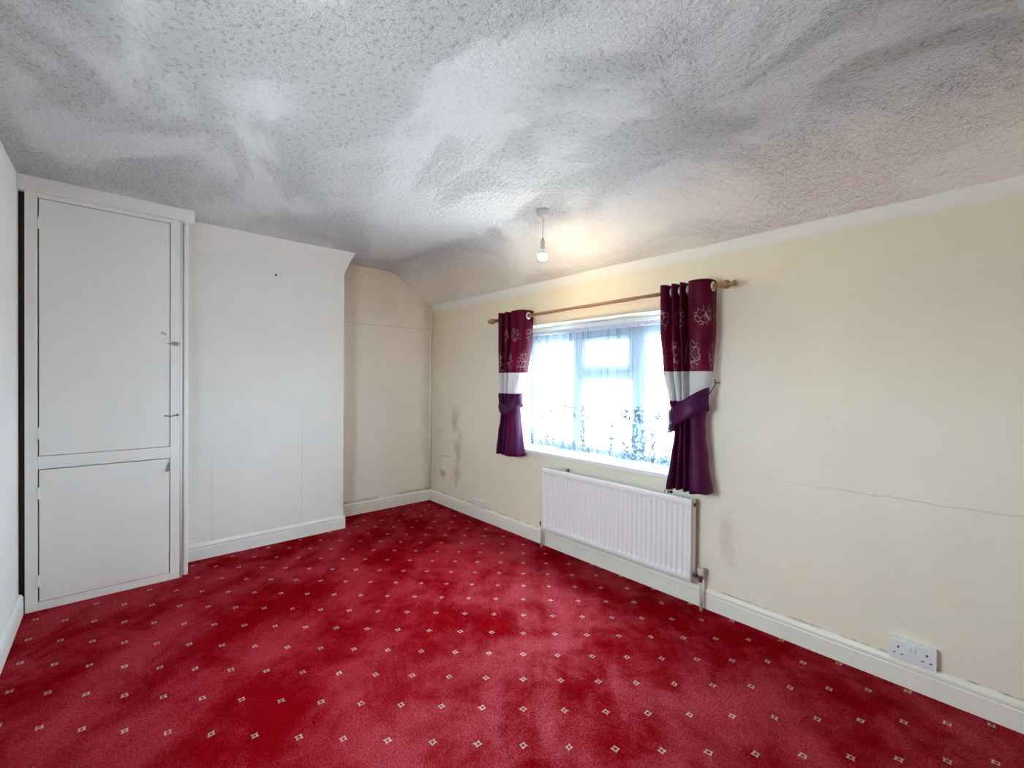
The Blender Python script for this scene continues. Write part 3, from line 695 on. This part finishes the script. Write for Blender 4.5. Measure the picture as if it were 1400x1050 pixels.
# ------------------------------------------------------------------ built-in cupboard
KX = 0.557
cup = thing('built_in_cupboard', 'grey-white built-in cupboard with tall upper door over a shorter lower door', 'cupboard', (KX, -2.48, 0))
Y0, Y1, D0, D1 = -2.835, -2.160, -2.787, -2.218
def part(name, mat, *a, bev=0.002, parent=cup): return obj(name, bx(*a, bev=bev), mat, parent)
part('stile', 'white_paint', KX - 0.04, KX, Y0, D0, 0, 2.262); part('stile', 'white_paint', KX - 0.04, KX, D1, Y1 - 0.010, 0, 2.262)
part('top_rail', 'white_paint', KX - 0.04, KX, D0, D1, 2.238, 2.262); part('middle_rail', 'white_paint', KX - 0.04, KX - 0.0005, D0, D1, 0.770, 0.840); part('bottom_rail', 'white_paint', KX - 0.04, KX - 0.0005, D0, D1, 0, 0.046)
def cdoor(z0, z1, hz):
    d_ = obj('door', bx(KX - 0.020, KX + 0.0015, D0 + 0.0055, D1 - 0.0045, z0 + 0.003, z1 - 0.0045, bev=0.0015), 'door_paint', cup)
    I = Matrix.Identity(4)
    for h_ in hz:
        bm = bmesh.new(); tube(bm, [(KX + 0.004, D0 + 0.0025, h_ - 0.032), (KX + 0.004, D0 + 0.0025, h_ + 0.032)], 0.0045, 10)
        box(bm, KX, KX + 0.0025, D0 - 0.010, D0 + 0.002, h_ - 0.032, h_ + 0.032); box(bm, KX + 0.0015, KX + 0.0035, D0 + 0.003, D0 + 0.014, h_ - 0.032, h_ + 0.032)
        o = obj('hinge', bm, 'white_paint', d_); o.matrix_parent_inverse = I
    return d_
up = cdoor(0.840, 2.238, (2.101, 0.965)); lo = cdoor(0.046, 0.770, (0.641, 0.162))
I = Matrix.Identity(4)
def sub(name, bm, mat, parent):
    o = obj(name, bm, mat, parent); o.matrix_parent_inverse = I; return o
# small barrel bolt, cabin hook, screw hook scar, pull tab
bm = bmesh.new(); tube(bm, [(KX + 0.008, -2.232, 1.487), (KX + 0.008, -2.178, 1.487)], 0.004, 8); box(bm, KX, KX + 0.003, -2.212, -2.178, 1.473, 1.500, 0.001); box(bm, KX, KX + 0.011, -2.184, -2.178, 1.478, 1.496)
sub('bolt', bm, 'steel', up)
bm = bmesh.new(); tube(bm, [(KX + 0.004, -2.248, 1.034), (KX + 0.011, -2.240, 1.036), (KX + 0.012, -2.215, 1.031), (KX + 0.012, -2.195, 1.036), (KX + 0.010, -2.182, 1.038), (KX, -2.180, 1.038)], 0.003, 8)
lathe(bm, [(0, 0.006), (0.006, 0.006), (0.008, 0.003)], (KX, -2.181, 1.038), (1, 0, 0), 10)
sub('cabin_hook', bm, 'worn_brass', up)
bm = bmesh.new(); tube(bm, [(KX, -2.262, 1.552), (KX + 0.010, -2.256, 1.552), (KX + 0.013, -2.246, 1.546), (KX + 0.006, -2.240, 1.540)], 0.0032, 8); sub('screw_hook', bm, 'steel', up)
bm = bmesh.new(); P_ = [(KX + 0.003, -2.224, 0.755), (KX + 0.003, -2.2205, 0.690), (KX + 0.012, -2.242, 0.685)]
t0 = [bm.verts.new(p) for p in P_]; t1 = [bm.verts.new((p[0] + 0.002, p[1], p[2])) for p in P_]
bm.faces.new(t0); bm.faces.new(t1)
for k in range(3): bm.faces.new((t0[k], t0[(k + 1) % 3], t1[(k + 1) % 3], t1[k]))
sub('pull_tab', bm, 'paper_tag', lo)
# cornice board, rounded bead and scribe moulding, dark filler in the gap by the wall
part('cornice_board', 'white_paint', KX - 0.05, KX + 0.022, YL, -2.098, 2.262, ZC + 0.004, bev=0.005)
bm = bmesh.new(); tube(bm, [(KX - 0.006, Y1 - 0.005, 0.0), (KX - 0.006, Y1 - 0.005, 2.262)], 0.0085, 12); obj('bead', bm, 'white_paint', cup, smooth=True)
part('scribe_moulding', 'white_paint', KX - 0.06, KX - 0.020, Y1 + 0.010, -2.124, 0, 2.262, bev=0.008)
part('groove_strip', 'white_paint', KX - 0.06, KX - 0.034, Y1 - 0.004, Y1 + 0.014, 0, 2.262, bev=0.0)
part('gap_filler', 'dark_wood', KX - 0.06, KX - 0.035, YL, Y0 + 0.012, 0, 2.262, bev=0.0)
part('side_panel', 'white_paint', 0.0, KX - 0.06, -2.146, -2.132, 0, 2.30, bev=0.0)

# ------------------------------------------------------------------ sockets
def socket(label, x0, x1, z0, z1, yf, mat='white_plastic'):
    s = thing('double_socket', label, 'socket', ((x0 + x1) / 2, YR, z0), 'electric sockets')
    obj('back_box', bx(x0 + 0.002, x1 - 0.002, yf + 0.010, YR, z0 + 0.002, z1 - 0.002, bev=0.003), 'white_plastic', s)
    fp_ = obj('faceplate', bx(x0, x1, yf, yf + 0.010, z0, z1, bev=0.003), mat, s)
    W_, H_ = x1 - x0, z1 - z0; cz_ = (z0 + z1) / 2
    I = Matrix.Identity(4)
    def sb(n, b, m_): o = obj(n, b, m_, fp_); o.matrix_parent_inverse = I
    for xs_ in (x0 + W_ * 0.44, x0 + W_ * 0.53):
        sb('rocker', bx(xs_ - 0.006, xs_ + 0.006, yf - 0.007, yf + 0.001, cz_ + H_ * 0.10, cz_ + H_ * 0.34, bev=0.0015), 'white_plastic')
    for xo in (x0 + W_ * 0.20, x0 + W_ * 0.80):
        sb('earth_slot', bx(xo - 0.003, xo + 0.003, yf - 0.0006, yf + 0.002, cz_ + H_ * 0.08, cz_ + H_ * 0.08 + 0.009), 'dark_hole')
        for dxs in (-0.012, 0.012):
            sb('pin_slot', bx(xo + dxs - 0.0042, xo + dxs + 0.0042, yf - 0.0006, yf + 0.002, cz_ - H_ * 0.22, cz_ - H_ * 0.22 + 0.0042), 'dark_hole')
    return s
socket('white double socket low on the window wall, far right beyond the radiator', 3.735, 3.882, 0.120, 0.203, -0.022)
socket('small white double socket near the damp stain, left of the radiator', 0.775, 0.930, 0.113, 0.185, -0.018)

# nail left in the chimney breast
nl = bmesh.new(); lathe(nl, [(0.0, 0.003), (0.018, 0.0026), (0.018, 0.0075), (0.021, 0.0070), (0.0211, 0.0)], (CHX - 0.003, -1.561, 2.063), (1, 0.15, 0.25), 10)
tag(obj('wall_nail', nl, 'dark_hole'), 'dark nail left high in the chimney breast', 'nail')
